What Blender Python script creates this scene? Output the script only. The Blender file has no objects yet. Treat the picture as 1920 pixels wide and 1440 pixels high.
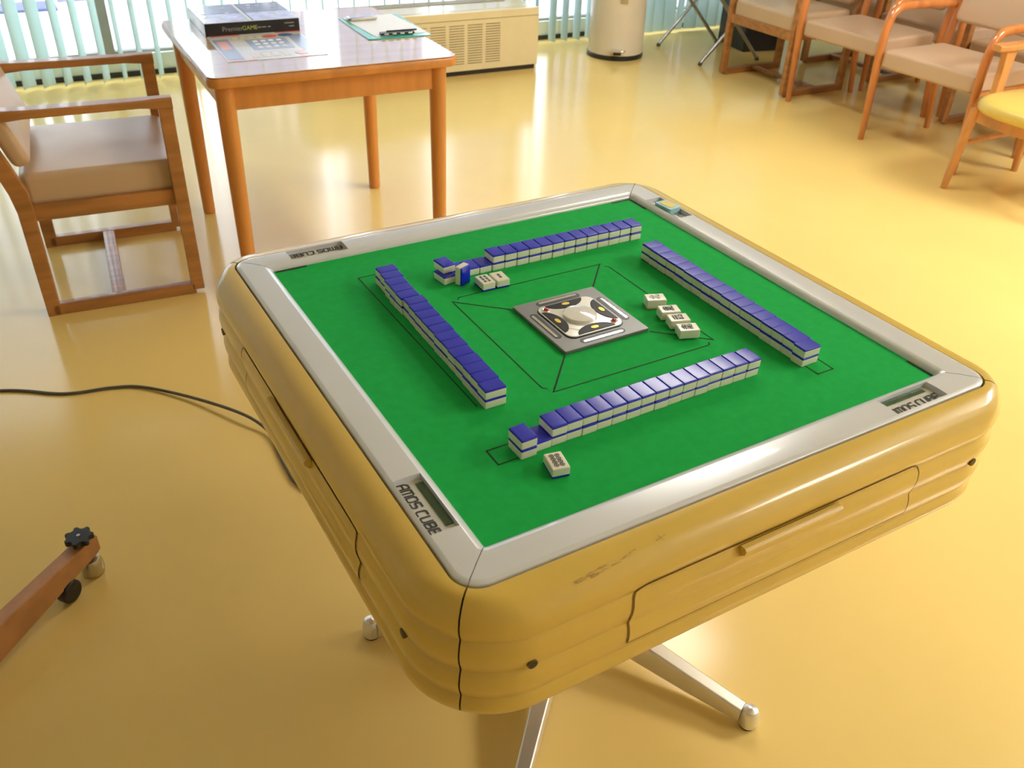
import bpy, bmesh, math, random
from mathutils import Vector, Matrix
random.seed(7)
S = bpy.context.scene
COL = S.collection
PI = math.pi
RAD = math.radians

# ------------------------------------------------------------------ camera
F_PX, YAW, PITCH, ROLL = 1663.2, -0.5468189, 0.5894021, 0.0382730
CAM = Vector((-0.76045, -1.04185, 1.47746))
fw = Vector((-math.sin(YAW)*math.cos(PITCH), math.cos(YAW)*math.cos(PITCH), -math.sin(PITCH)))
rt0 = Vector((math.cos(YAW), math.sin(YAW), 0)); up0 = rt0.cross(fw)
rt = math.cos(ROLL)*rt0 + math.sin(ROLL)*up0
upv = -math.sin(ROLL)*rt0 + math.cos(ROLL)*up0
cd = bpy.data.cameras.new('camera'); cam = bpy.data.objects.new('camera', cd); COL.objects.link(cam)
cd.sensor_width = 36; cd.lens = F_PX/1920*36; cd.clip_start = .02
m = Matrix.Identity(4)
for i, v in enumerate((rt, upv, -fw)):
    for j in range(3): m[j][i] = v[j]
m.translation = CAM
cam.matrix_world = m
cd.dof.use_dof = True; cd.dof.focus_distance = 1.5; cd.dof.aperture_fstop = 9
S.camera = cam

# ------------------------------------------------------------------ light, exposure
S.view_settings.view_transform = 'Standard'; S.view_settings.look = 'None'
S.view_settings.gamma = 1; S.view_settings.use_curve_mapping = False
S.view_settings.exposure = 0.26
SKY, LAMP = 6.2, 22.0
w = bpy.data.worlds.new('sky'); S.world = w; w.use_nodes = True
bg = w.node_tree.nodes['Background']
bg.inputs[0].default_value = (.80, .87, 1.0, 1); bg.inputs[1].default_value = SKY
ROOM_A = RAD(-2.6)
ROOM = Matrix.Rotation(ROOM_A, 4, 'Z')
def rp(x, y, z=0): return ROOM @ Vector((x, y, z))
WALL_Y, RX0, RX1, RY0, CEIL = 4.72, -2.6, 5.4, -3.6, 2.65
for px, pw in ((-1.35, 2.3), (1.1, 2.3), (3.7, 2.6)):
    pl = bpy.data.lights.new('daylight_portal', 'AREA'); pl.shape = 'RECTANGLE'
    pl.size = pw; pl.size_y = 2.1; pl.cycles.is_portal = True
    po = bpy.data.objects.new('daylight_portal', pl); COL.objects.link(po)
    po.location = rp(px, WALL_Y+.02, 1.2); po.rotation_euler = (-PI/2, 0, ROOM_A)

# ------------------------------------------------------------------ materials
def mat(name, col, rough=.5, metal=0, var=None, coat=0, bump=None, spec=.5, emit=None, trans=0, scale=(8, 8, 8), croug=.05):
    ma = bpy.data.materials.new(name); ma.use_nodes = True
    nt = ma.node_tree; b = nt.nodes['Principled BSDF']
    b.inputs['Base Color'].default_value = (*col, 1)
    b.inputs['Roughness'].default_value = rough; b.inputs['Metallic'].default_value = metal
    b.inputs['Coat Weight'].default_value = coat; b.inputs['Coat Roughness'].default_value = croug
    b.inputs['Specular IOR Level'].default_value = spec
    if trans: b.inputs['Transmission Weight'].default_value = trans
    if emit:
        b.inputs['Emission Color'].default_value = (*emit[0], 1); b.inputs['Emission Strength'].default_value = emit[1]
    if var or bump:
        tc = nt.nodes.new('ShaderNodeTexCoord'); mp = nt.nodes.new('ShaderNodeMapping')
        mp.inputs['Scale'].default_value = scale
        nt.links.new(tc.outputs['Object'], mp.inputs[0])
        nz = nt.nodes.new('ShaderNodeTexNoise'); nz.inputs['Scale'].default_value = 1; nz.inputs['Detail'].default_value = 6
        nt.links.new(mp.outputs[0], nz.inputs['Vector'])
        if var:
            rmp = nt.nodes.new('ShaderNodeValToRGB')
            rmp.color_ramp.elements[0].position = .35; rmp.color_ramp.elements[1].position = .65
            rmp.color_ramp.elements[0].color = (*[c*(1-var) for c in col], 1)
            rmp.color_ramp.elements[1].color = (*[min(1, c*(1+var)) for c in col], 1)
            nt.links.new(nz.outputs[0], rmp.inputs[0]); nt.links.new(rmp.outputs[0], b.inputs['Base Color'])
        if bump:
            bp = nt.nodes.new('ShaderNodeBump'); bp.inputs['Strength'].default_value = bump; bp.inputs['Distance'].default_value = .002
            nt.links.new(nz.outputs[0], bp.inputs['Height']); nt.links.new(bp.outputs[0], b.inputs['Normal'])
    return ma

M = dict(
    floor=mat('yellow vinyl', (.82, .60, .205), .16, var=.03, scale=(1.5, 1.5, 1.5), spec=.34, bump=.03),
    wall=mat('painted wall', (.50, .48, .43), .7, var=.02),
    ceil=mat('ceiling board', (.58, .57, .54), .8, var=.02),
    alu=mat('aluminium frame', (.42, .40, .34), .4, .6, var=.05),
    sill=mat('sill panel', (.74, .78, .66), .5, var=.04),
    dark=mat('dark base', (.03, .025, .02), .6, var=.1),
    terrace=mat('pale terrace', (.86, .86, .86), .8, var=.03),
    kerb=mat('slate kerb', (.085, .10, .21), .8, var=.08),
    lav=mat('pale outer wall', (.29, .28, .35), .8, var=.03),
    yel=mat('yellow shell', (.76, .52, .10), .30, var=.03, coat=.5, croug=.08),
    scuff=mat('brown scuff', (.46, .28, .07), .6, var=.2),
    yeld=mat('yellow shell groove', (.16, .09, .02), .6, var=.1),
    rail=mat('silver paint', (.72, .745, .79), .25, .1, var=.02, coat=.4),
    recess=mat('silver recess', (.62, .62, .58), .35, .1, var=.02),
    felt=mat('green felt', (.013, .44, .082), .85, var=.05, scale=(60, 60, 60), spec=.15, bump=.15),
    feltline=mat('felt slit', (.006, .03, .008), .8, var=.1),
    blk=mat('black plastic', (.012, .012, .014), .35, var=.1),
    blkp=mat('black panel', (.008, .008, .009), .3, var=.1, spec=.15),
    ink=mat('dark ink', (.03, .03, .035), .5, var=.1),
    ivory=mat('ivory resin', (.86, .85, .72), .22, var=.02, coat=.3),
    blue=mat('blue resin', (.008, .016, .60), .24, var=.02, spec=.5),
    tan=mat('orange resin', (.72, .36, .14), .25, var=.03, coat=.3),
    grey=mat('grey console plate', (.21, .208, .206), .38, .35, var=.04),
    chrome=mat('chrome', (.80, .80, .80), .12, 1, var=.02),
    chromew=mat('pearl chrome', (.92, .91, .88), .15, .2, var=.02, coat=.6),
    gold=mat('gold', (.62, .45, .06), .3, .6, var=.05),
    red=mat('red lens', (.62, .03, .03), .12, coat=1, var=.05),
    dome=mat('clear dome', (.95, .95, .94), .06, trans=.05, coat=1),
    cube=mat('grey cube', (.45, .46, .48), .3, var=.1),
    lcd=mat('green display', (.02, .09, .035), .15, coat=.5, var=.1),
    alum=mat('satin aluminium', (.82, .81, .78), .32, .75, var=.02),
    wood=mat('brown wood', (.42, .18, .05), .38, var=.22, scale=(4, 30, 30), coat=.25),
    woodv=mat('orange bent wood', (.60, .21, .055), .22, var=.12, scale=(20, 20, 5), coat=.6),
    woodl=mat('light orange wood', (.62, .28, .085), .35, var=.14, scale=(20, 20, 4), coat=.25),
    tabw=mat('orange table wood', (.66, .265, .055), .35, var=.10, scale=(20, 20, 3), coat=.3),
    lam=mat('beige laminate', (.66, .47, .32), .09, var=.06, scale=(3, 25, 25), coat=.6, spec=.7, croug=.06),
    seat=mat('tan vinyl', (.60, .42, .26), .36, var=.03, scale=(3, 3, 3), bump=.05),
    seatl=mat('beige vinyl', (.60, .42, .28), .30, var=.03, scale=(3, 3, 3)),
    seaty=mat('yellow vinyl seat', (.74, .55, .13), .3, var=.03, scale=(3, 3, 3)),
    cream=mat('cream metal', (.80, .69, .42), .2, var=.02, coat=.2),
    creamd=mat('grille slot', (.30, .24, .13), .6, var=.1),
    bin=mat('beige enamel', (.72, .64, .50), .3, var=.02, coat=.3),
    cable=mat('grey cable', (.10, .085, .06), .5, var=.1),
    boom=mat('pinkish wood', (.50, .24, .10), .4, var=.12, scale=(20, 20, 20)),
    steel=mat('brushed steel', (.55, .52, .45), .3, 1, var=.05),
    fold=mat('tube steel', (.42, .42, .40), .3, .9, var=.05),
    white=mat('white paper', (.85, .85, .86), .5, var=.01),
    teal=mat('green clear plastic', (.05, .52, .42), .2, var=.05, coat=.5),
    cover=mat('night photo print', (.03, .03, .05), .3, var=.5, scale=(30, 30, 30), coat=.4),
    sky_print=mat('pale blue photo print', (.42, .44, .72), .3, var=.35, scale=(25, 25, 25), coat=.4),
    lime=mat('lime print', (.55, .62, .10), .4, var=.05),
    pgrey=mat('grey print', (.35, .35, .33), .4, var=.05),
    pap=mat('mat print pale', (.72, .70, .68), .25, var=.05, coat=.3),
    pblue=mat('mat print blue', (.33, .40, .58), .25, var=.1, coat=.3),
    pred=mat('mat print red', (.85, .22, .18), .25, var=.1, coat=.3),
    pcor=mat('mat print coral', (.86, .40, .34), .25, var=.1, coat=.3),
    pnavy=mat('mat print dark blue', (.10, .20, .42), .25, var=.1, coat=.3),
    chipb=mat('pale blue plastic', (.36, .66, .78), .3, var=.03),
    chipy=mat('yellow plastic', (.80, .64, .08), .4, var=.05),
    lampw=mat('lamp diffuser', (.9, .9, .9), .5, emit=((1.0, .96, .88), LAMP)),
    panel=mat('luminous panel', (.9, .9, .9), .5, emit=((1.0, .97, .90), 21.0)),
    lampb=mat('lamp housing', (.8, .8, .8), .5, var=.02),
)
def slat_mat():
    ma = bpy.data.materials.new('pale green fabric'); ma.use_nodes = True; nt = ma.node_tree
    nt.nodes.remove(nt.nodes['Principled BSDF']); out = nt.nodes['Material Output']
    d = nt.nodes.new('ShaderNodeBsdfDiffuse'); t = nt.nodes.new('ShaderNodeBsdfTranslucent'); mx = nt.nodes.new('ShaderNodeMixShader')
    nz = nt.nodes.new('ShaderNodeTexNoise'); nz.inputs['Scale'].default_value = 40
    r = nt.nodes.new('ShaderNodeValToRGB'); r.color_ramp.elements[0].color = (.61, .73, .70, 1); r.color_ramp.elements[1].color = (.69, .79, .75, 1)
    nt.links.new(nz.outputs[0], r.inputs[0])
    for n in (d, t): nt.links.new(r.outputs[0], n.inputs[0])
    mx.inputs[0].default_value = .50
    nt.links.new(d.outputs[0], mx.inputs[1]); nt.links.new(t.outputs[0], mx.inputs[2]); nt.links.new(mx.outputs[0], out.inputs[0])
    return ma
M['slat'] = slat_mat()
def glass_mat():
    ma = bpy.data.materials.new('window glass'); ma.use_nodes = True; nt = ma.node_tree
    nt.nodes.remove(nt.nodes['Principled BSDF']); out = nt.nodes['Material Output']
    t = nt.nodes.new('ShaderNodeBsdfTransparent'); g = nt.nodes.new('ShaderNodeBsdfGlossy'); g.inputs['Roughness'].default_value = .02
    mx = nt.nodes.new('ShaderNodeMixShader'); mx.inputs[0].default_value = .06
    t.inputs[0].default_value = (.96, .98, .98, 1)
    nt.links.new(t.outputs[0], mx.inputs[1]); nt.links.new(g.outputs[0], mx.inputs[2]); nt.links.new(mx.outputs[0], out.inputs[0])
    return ma
M['glass'] = glass_mat()

# ------------------------------------------------------------------ mesh helpers
def merge(bm, t, mt=None):
    if mt is not None: bmesh.ops.transform(t, matrix=mt, verts=t.verts)
    me = bpy.data.meshes.new('tmp'); t.to_mesh(me); t.free(); bm.from_mesh(me); bpy.data.meshes.remove(me)
def setmi(t, mi):
    for f in t.faces: f.material_index = mi
def box(bm, c, s, bev=0, rot=None, mi=0, seg=2):
    t = bmesh.new(); bmesh.ops.create_cube(t, size=1)
    bmesh.ops.scale(t, vec=s, verts=t.verts)
    if bev: bmesh.ops.bevel(t, geom=t.edges[:], offset=bev, segments=seg, profile=.5, affect='EDGES')
    setmi(t, mi)
    mt = Matrix.Translation(c)
    if rot is not None: mt = mt @ rot
    merge(bm, t, mt)
def cyl(bm, p0, p1, r0, r1=None, n=20, mi=0, bev=0):
    p0, p1 = Vector(p0), Vector(p1); r1 = r0 if r1 is None else r1
    d = p1-p0; t = bmesh.new()
    bmesh.ops.create_cone(t, cap_ends=True, segments=n, radius1=r0, radius2=r1, depth=d.length)
    if bev:
        es = [e for e in t.edges if any(len(f.verts) > 4 for f in e.link_faces)]
        bmesh.ops.bevel(t, geom=es, offset=bev, segments=3, profile=.5, affect='EDGES')
    setmi(t, mi)
    merge(bm, t, Matrix.Translation((p0+p1)/2) @ d.to_track_quat('Z', 'Y').to_matrix().to_4x4())
def lathe(bm, prof, c=(0, 0, 0), n=32, mi=0):
    rings = []
    for r, z in prof:
        rings.append([bm.verts.new((c[0]+r*math.cos(2*PI*k/n), c[1]+r*math.sin(2*PI*k/n), c[2]+z)) for k in range(n)])
    for a, b in zip(rings, rings[1:]):
        for k in range(n):
            f = bm.faces.new((a[k], a[(k+1) % n], b[(k+1) % n], b[k])); f.material_index = mi
    for ring, rev in ((rings[0], True), (rings[-1], False)):
        f = bm.faces.new(ring[::-1] if rev else ring); f.material_index = mi
def spline(pts, n=8):
    P = [Vector(p) for p in pts]; P = [2*P[0]-P[1]]+P+[2*P[-1]-P[-2]]; out = []
    for i in range(1, len(P)-2):
        for k in range(n):
            t = k/n; a, b, c, d = P[i-1:i+3]
            out.append(.5*((2*b)+(c-a)*t+(2*a-5*b+4*c-d)*t*t+(3*b-a-3*c+d)*t**3))
    out.append(P[-2]); return out
def tube(bm, pts, r, n=12, mi=0, smooth=0, flat=None, up=(0, 0, 1)):
    """sweep an ellipse along pts; r may be a list; flat=(a,b) scales the two axes"""
    if smooth:
        if isinstance(r, (list, tuple)):
            rr = []
            for i in range(len(r)-1):
                for k in range(smooth): rr.append(r[i]+(r[i+1]-r[i])*k/smooth)
            rr.append(r[-1]); r = rr
        pts = spline(pts, smooth)
    P = [Vector(p) for p in pts]; rings = []
    prev = None
    for i, p in enumerate(P):
        d = (P[min(i+1, len(P)-1)]-P[max(i-1, 0)]).normalized()
        if prev is None:
            u = Vector(up)
            if abs(d.dot(u)) > .95: u = Vector((0, 1, 0))
        else: u = prev
        a = (u-d*u.dot(d)).normalized(); prev = a; b = d.cross(a)
        ri = r[i] if isinstance(r, (list, tuple)) else r
        fa, fb = flat or (1, 1)
        rings.append([bm.verts.new(p+a*ri*fa*math.cos(2*PI*k/n)+b*ri*fb*math.sin(2*PI*k/n)) for k in range(n)])
    for x, y in zip(rings, rings[1:]):
        for k in range(n):
            f = bm.faces.new((x[k], x[(k+1) % n], y[(k+1) % n], y[k])); f.material_index = mi
    f = bm.faces.new(rings[0][::-1]); f.material_index = mi
    f = bm.faces.new(rings[-1]); f.material_index = mi
def prism(bm, pts, z0, z1, mi=0, bev=0, mt=None):
    t = bmesh.new(); vs = [t.verts.new((p[0], p[1], z0)) for p in pts]
    f = t.faces.new(vs)
    r = bmesh.ops.extrude_face_region(t, geom=[f])
    bmesh.ops.translate(t, vec=(0, 0, z1-z0), verts=[v for v in r['geom'] if isinstance(v, bmesh.types.BMVert)])
    bmesh.ops.recalc_face_normals(t, faces=t.faces)
    if bev:
        es = [e for e in t.edges if len(e.link_faces) == 2 and e.calc_face_angle(0) > .6]
        bmesh.ops.bevel(t, geom=es, offset=bev, segments=2, profile=.5, affect='EDGES')
    setmi(t, mi); merge(bm, t, mt)
def rrect(hx, hy, r, n=6, cx=0, cy=0):
    out = []
    for sx, sy, a0 in ((1, 1, 0), (-1, 1, 90), (-1, -1, 180), (1, -1, 270)):
        for k in range(n+1):
            a = RAD(a0+90*k/n); out.append((cx+sx*(hx-r)+r*math.cos(a), cy+sy*(hy-r)+r*math.sin(a)))
    return out
def ellipse(cx, cy, rx, ry, n=24): return [(cx+rx*math.cos(2*PI*k/n), cy+ry*math.sin(2*PI*k/n)) for k in range(n)]
def loft(bm, rings, mi=0, cap=True, closed=True):
    R = [[bm.verts.new(p) for p in ring] for ring in rings]; n = len(R[0])
    for a, b in zip(R, R[1:]):
        for k in range(n if closed else n-1):
            f = bm.faces.new((a[k], a[(k+1) % n], b[(k+1) % n], b[k])); f.material_index = mi
    if cap:
        bm.faces.new(R[0][::-1]).material_index = mi; bm.faces.new(R[-1]).material_index = mi
def cushion(bm, hx, hy, z0, z1, r=.03, edge=.02, crown=.006, c=(0, 0), mt=None, mi=0):
    t = bmesh.new(); rings = []
    def ring(ins, z): return [(x, y, z) for x, y in rrect(hx-ins, hy-ins, max(r-ins*.5, .005), 6, *c)]
    for k in range(5):
        a = PI/2*k/4; rings.append(ring(edge*(1-math.sin(a)), z0+edge*(1-math.cos(a))))
    for k in range(5):
        a = PI/2*k/4; rings.append(ring(edge*(1-math.cos(a)), z1-edge+edge*math.sin(a)))
    for k in range(1, 6):
        f = k/6; rings.append([(c[0]+(x-c[0])*(1-f), c[1]+(y-c[1])*(1-f), z1+crown*(1-(1-f)**2)) for x, y, _ in ring(edge, 0)])
    loft(t, rings, mi); bmesh.ops.recalc_face_normals(t, faces=t.faces); merge(bm, t, mt)
def obj(name, bm, mats, parent=None, label=None, angle=35, recalc=True, loc=None, rotz=None, wn=True):
    if recalc: bmesh.ops.recalc_face_normals(bm, faces=bm.faces)
    me = bpy.data.meshes.new(name); bm.to_mesh(me); bm.free()
    for k in (mats if isinstance(mats, (list, tuple)) else [mats]): me.materials.append(M[k])
    me.shade_smooth(); me.set_sharp_from_angle(angle=RAD(angle))
    o = bpy.data.objects.new(name, me); COL.objects.link(o)
    if wn:
        wm = o.modifiers.new('normals', 'WEIGHTED_NORMAL'); wm.keep_sharp = True
    if parent: o.parent = parent
    if label: o['label'] = label
    if loc is not None: o.location = loc
    if rotz is not None: o.rotation_euler = (0, 0, rotz)
    return o
def tag(o, label, cat, group=None):
    o['label'] = label; o['category'] = cat
    if group: o['group'] = group
    return o
def thing(name, label, cat, loc=(0, 0, 0), rotz=0, group=None):
    o = bpy.data.objects.new(name, None); COL.objects.link(o); o.empty_display_size = .05
    o.location = loc; o.rotation_euler = (0, 0, rotz); return tag(o, label, cat, group)
def struct(name, bm, mats, parent=None):
    o = obj(name, bm, mats, parent)
    if not parent: o['kind'] = 'structure'; o.rotation_euler = (0, 0, ROOM_A)
    return o
def dup(root, loc=None, rotz=None, label=None, group=None, mw=None):
    r = root.copy(); COL.objects.link(r)
    if mw is not None: r.matrix_world = mw
    else: r.location = loc; r.rotation_euler = (0, 0, rotz)
    if label: r['label'] = label
    if group: r['group'] = group
    for ch in list(root.children):
        c = ch.copy(); COL.objects.link(c); c.parent = r
        for g in ch.children:
            d = g.copy(); COL.objects.link(d); d.parent = c
    return r
def text_bm(s, size):
    cu = bpy.data.curves.new('t', 'FONT'); cu.body = s; cu.size = size; cu.align_x = 'CENTER'; cu.align_y = 'CENTER'
    o = bpy.data.objects.new('t', cu); COL.objects.link(o)
    dg = bpy.context.evaluated_depsgraph_get(); dg.update()
    e = o.evaluated_get(dg); me = e.to_mesh(); bm = bmesh.new(); bm.from_mesh(me); e.to_mesh_clear()
    bpy.data.objects.remove(o); bpy.data.curves.remove(cu)
    return bm
def add_text(bm, s, size, mt, mi=0, stretch=(1, 1)):
    t = text_bm(s, size); setmi(t, mi)
    bmesh.ops.scale(t, vec=(stretch[0], stretch[1], 1), verts=t.verts); merge(bm, t, mt)

# ------------------------------------------------------------------ setting
B = bmesh.new; W = RX1-RX0; D = WALL_Y-RY0
bm = B(); box(bm, ((RX0+RX1)/2, (RY0+WALL_Y)/2+.1, -.05), (W+.4, D+.6, .1)); struct('floor', bm, 'floor')
bm = B(); box(bm, ((RX0+RX1)/2, (RY0+WALL_Y)/2, CEIL+.05), (W+.4, D+.4, .1)); struct('ceiling', bm, 'ceil')
bm = B(); box(bm, (RX0-.05, (RY0+WALL_Y)/2, CEIL/2), (.1, D, CEIL)); struct('wall_left', bm, 'wall')
bm = B(); box(bm, (RX1+.05, (RY0+WALL_Y)/2, CEIL/2), (.1, D, CEIL)); struct('wall_right', bm, 'wall')
bm = B(); box(bm, ((RX0+RX1)/2, RY0-.05, CEIL/2), (W, .1, CEIL)); struct('wall_front', bm, 'wall')
WINS = ((-2.5, -.30), (-.26, 2.36), (2.42, 5.0)); WZ0, WZ1 = .12, 2.3
bm = B(); yc = WALL_Y+.06
box(bm, ((RX0+RX1)/2, yc, WZ0/2), (W, .12, WZ0), mi=1)
box(bm, ((RX0+RX1)/2, yc, (WZ1+CEIL)/2), (W, .12, CEIL-WZ1))
ed = [RX0]+[v for a in WINS for v in a]+[RX1]
for a, b in zip(ed[::2], ed[1::2]): box(bm, ((a+b)/2, yc, (WZ0+WZ1)/2), (b-a, .12, WZ1-WZ0), mi=2)
struct('wall_back', bm, ['wall', 'sill', 'alu'])
bm = B(); box(bm, ((RX0+RX1)/2, WALL_Y-.006, .014), (W, .012, .028)); struct('baseboard_back', bm, 'dark')
for i, (a, b) in enumerate(WINS):
    bm = B(); t = .016
    for z in (WZ0+t/2, WZ1-t/2): box(bm, ((a+b)/2, yc, z), (b-a, .06, t))
    for x in (a+t/2, b-t/2): box(bm, (x, yc, (WZ0+WZ1)/2), (t, .06, WZ1-WZ0-2*t))
    fr = struct('window_%d' % (i+1), bm, 'alu')
    bm = B(); box(bm, ((a+b)/2, yc, (WZ0+WZ1)/2), (b-a-2*t, .006, WZ1-WZ0-2*t)); obj('pane', bm, 'glass', fr)
bm = B(); box(bm, (1.4, WALL_Y+4.2, -.03), (22, 8.1, .06)); o = struct('trim_terrace', bm, 'terrace'); o.name = 'terrace'
bm = B(); box(bm, (-4.42, 6.90, .01), (8.0, .32, .02), bev=.004); o = struct('terrace_kerb', bm, 'kerb')
bm = B(); box(bm, (5.6, 7.15, .22), (12, .2, .44)); box(bm, (5.6, 7.15, 2.75), (12, .2, .12)); x = -.38
while x < 11: box(bm, (x+.40, 7.15, 1.58), (.80, .18, 2.30)); x += 1.12  # unseen upper panels and top bar added; their gaps stripe the reflections
o = struct('outer_wall_and_added_screen', bm, 'lav')

# ceiling lamps and one added fill panel
def ceil_lamp(x, y, label, rz=0, sx=.42, sy=1.30, m='lampw'):
    p = rp(x, y, CEIL); t = thing('ceiling_light', label, 'light', p, ROOM_A+rz, 'ceiling lights')
    bm = B(); box(bm, (0, 0, -.025), (sx, sy, .05), bev=.006); obj('housing', bm, 'lampb', t)
    bm = B(); box(bm, (0, 0, -.053), (sx-.06, sy-.06, .008)); obj('diffuser', bm, m, t)
ceil_lamp(1.85, 1.90, 'ceiling light over the open floor right of the game table')
ceil_lamp(3.84, -.73, 'square luminous ceiling panel far to the right of the game table', 0, 1.4, 1.4, 'panel')
ceil_lamp(2.7, -2.5, 'added fill light panel behind the viewpoint on the right', 0, .9, .9, 'panel')  # added fill, brightens the table's front face and near rail

# vertical blinds
def blind(label, x0, x1, angf, cord):
    t = thing('vertical_blind', label, 'blind', rp(0, 4.58, 0), ROOM_A)
    bm = B(); box(bm, ((x0+x1)/2, 0, 2.36), (x1-x0, .05, .06), bev=.004); obj('headrail', bm, 'lampb', t)
    x = x0+.05; k = 0
    while x < x1:
        a = angf(x); bm = B(); n = 6; rings = []
        for z in (.02, .045, .05, 2.33):
            ring = []
            for j in range(n+1):
                s = -.5+j/n; bow = .006*(1-4*s*s)
                ring.append((s*.10, bow+.0015, z))
            for j in range(n, -1, -1):
                s = -.5+j/n; bow = .006*(1-4*s*s)
                ring.append((s*.10, bow-.0015, z))
            rings.append(ring)
        loft(bm, rings)
        bmesh.ops.transform(bm, matrix=Matrix.Translation((x, 0, 0)) @ Matrix.Rotation(RAD(a), 4, 'Z'), verts=bm.verts)
        obj('slat', bm, 'slat', t); x += .1; k += 1
rnd = random.Random(3)
LEFTA = {-7: 48, -6: 49, -5: 63, -4: 65, -3: 65, -2: 72, -1: 68, 0: 68, -8: 50}
def angL(x):
    k = round((x+.03)/.1)
    return LEFTA.get(k, 60 if x < -.6 else 72+rnd.uniform(-4, 4))
def angR(x):
    if x < 2.95: return 86+rnd.uniform(-3, 3)
    if 3.62 < x < 3.72: return 24
    return -14+rnd.uniform(-9, 9)
blind('pale green vertical blind behind the orange table, slats open on a bright terrace', -2.48, 2.52, angL, 0)
blind('pale green vertical blind behind the pedal bin, slats nearly closed', 2.55, 5.3, angR, 0)

# ------------------------------------------------------------------ mahjong table
TZ = .7585; FZ = .750
tb = thing('mahjong_table', 'square automatic mahjong table with yellow ribbed body, silver rails and green felt', 'table')
PROF = [(.4535, .7400, .036), (.4535, .7572, .036), (.463, .7570, .048), (.475, .7540, .072), (.486, .7470, .094), (.4945, .7355, .108), (.4985, .7230, .117),
        (.4985, .7140, .119), (.4968, .7065, .119), (.4950, .7000, .1185), (.4970, .6955, .119), (.4990, .6880, .12), (.5000, .6780, .12), (.4990, .6670, .12), (.4965, .6570, .12), (.4942, .6490, .1185),
        (.4962, .6445, .119), (.4980, .6380, .12), (.4992, .6290, .12), (.4982, .6190, .12), (.4955, .6090, .12), (.4932, .6015, .1182),
        (.4950, .5975, .119), (.4968, .5920, .12), (.4972, .5840, .12), (.4950, .5750, .12), (.4885, .5670, .115), (.475, .5640, .105), (.30, .5640, .05), (.10, .5640, .02)]
def side_loop(h, r, z, stations=(), gap=.0007, zo=None, na=8):
    """one quarter of a rounded square, the side facing -y, from the left mitre to the right mitre"""
    pts = []; c = h-r
    for k in range(na+1):
        a = RAD(225+45*k/na); pts.append([-c+r*math.cos(a), -c+r*math.sin(a), z])
    for u in stations: pts.append([u, -h, z if zo is None else zo(u, z)])
    for k in range(na+1):
        a = RAD(270+45*k/na); pts.append([c+r*math.cos(a), -c+r*math.sin(a), z])
    pts[0][0] += gap; pts[0][1] -= gap; pts[-1][0] -= gap; pts[-1][1] -= gap
    return pts
def prof_y(z):
    for (h0, z0, _), (h1, z1, _) in zip(PROF[6:], PROF[7:]):
        if z1 <= z <= z0: return h0+(h1-h0)*(z0-z)/(z0-z1+1e-9)
    return .49
# stroke letters (unit box, x advance)
LET = {'A': [[(0, 0), (0, .7), (.22, 1), (.8, 1), (.8, 0)], [(0, .42), (.8, .42)]], 'M': [[(0, 0), (0, 1), (.85, 1), (1.0, .85), (1.0, 0)], [(.5, 1), (.5, 0)]],
       'O': [[(.12, 0), (0, .12), (0, .88), (.12, 1), (.68, 1), (.8, .88), (.8, .12), (.68, 0), (.12, 0)]],
       'S': [[(0, 0), (.68, 0), (.8, .12), (.8, .4), (.7, .5), (.1, .5), (0, .6), (0, .88), (.12, 1), (.8, 1)]],
       'C': [[(.75, 0), (.15, 0), (0, .15), (0, .85), (.15, 1), (.75, 1)]], 'U': [[(0, 1), (0, .15), (.15, 0), (.65, 0), (.8, .15), (.8, 1)]],
       'B': [[(0, 0), (0, 1), (.65, 1), (.75, .88), (.75, .6), (.65, .5), (.8, .4), (.8, .12), (.68, 0), (0, 0)], [(0, .5), (.65, .5)]],
       'E': [[(.75, 0), (0, 0), (0, 1), (.75, 1)], [(0, .5), (.7, .5)]]}
def strip(bm, a, b, wd, z, mi=0, z1=None):
    a, b = Vector(a), Vector(b); d = (b-a).normalized(); n = Vector((-d.y, d.x))*wd/2; e = d*wd*.35
    vs = [bm.verts.new((*p, z)) for p in (a-e-n, b+e-n, b+e+n, a-e+n)]; bm.faces.new(vs).material_index = mi
def letters(bm, s, x0, y0, h, wfac, wd, z, slant=.12, mi=0):
    x = x0; k = 0
    for ch in s:
        if ch == ' ': x += .42*wfac; continue
        for st in LET[ch]:
            for p, q in zip(st, st[1:]):
                P = [(x+(u+slant*v)*wfac, y0+v*h) for u, v in (p, q)]
                strip(bm, P[0], P[1], wd, z+k*.00001, mi); k += 1
        x += ((1.0 if ch == 'M' else .8)+.32)*wfac
    return x
RAILP = [(.4506, .7400, .034, 0), (.4506, .7570, .034, 0), (.4492, .7588, .033, 0), (.4440, .7600, .03, 0), (.4438, .7600, .03, 1), (.424, .7606, .02, 1), (.4062, .7596, .012, 1), (.4060, .7596, .012, 0), (.4010, .7582, .008, 0), (.3970, .7558, .004, 0), (.3945, .7520, .002, 0), (.3940, .7440, .002, 0)]
R0, R1, RDEP = .246, .354, .0085
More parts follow.
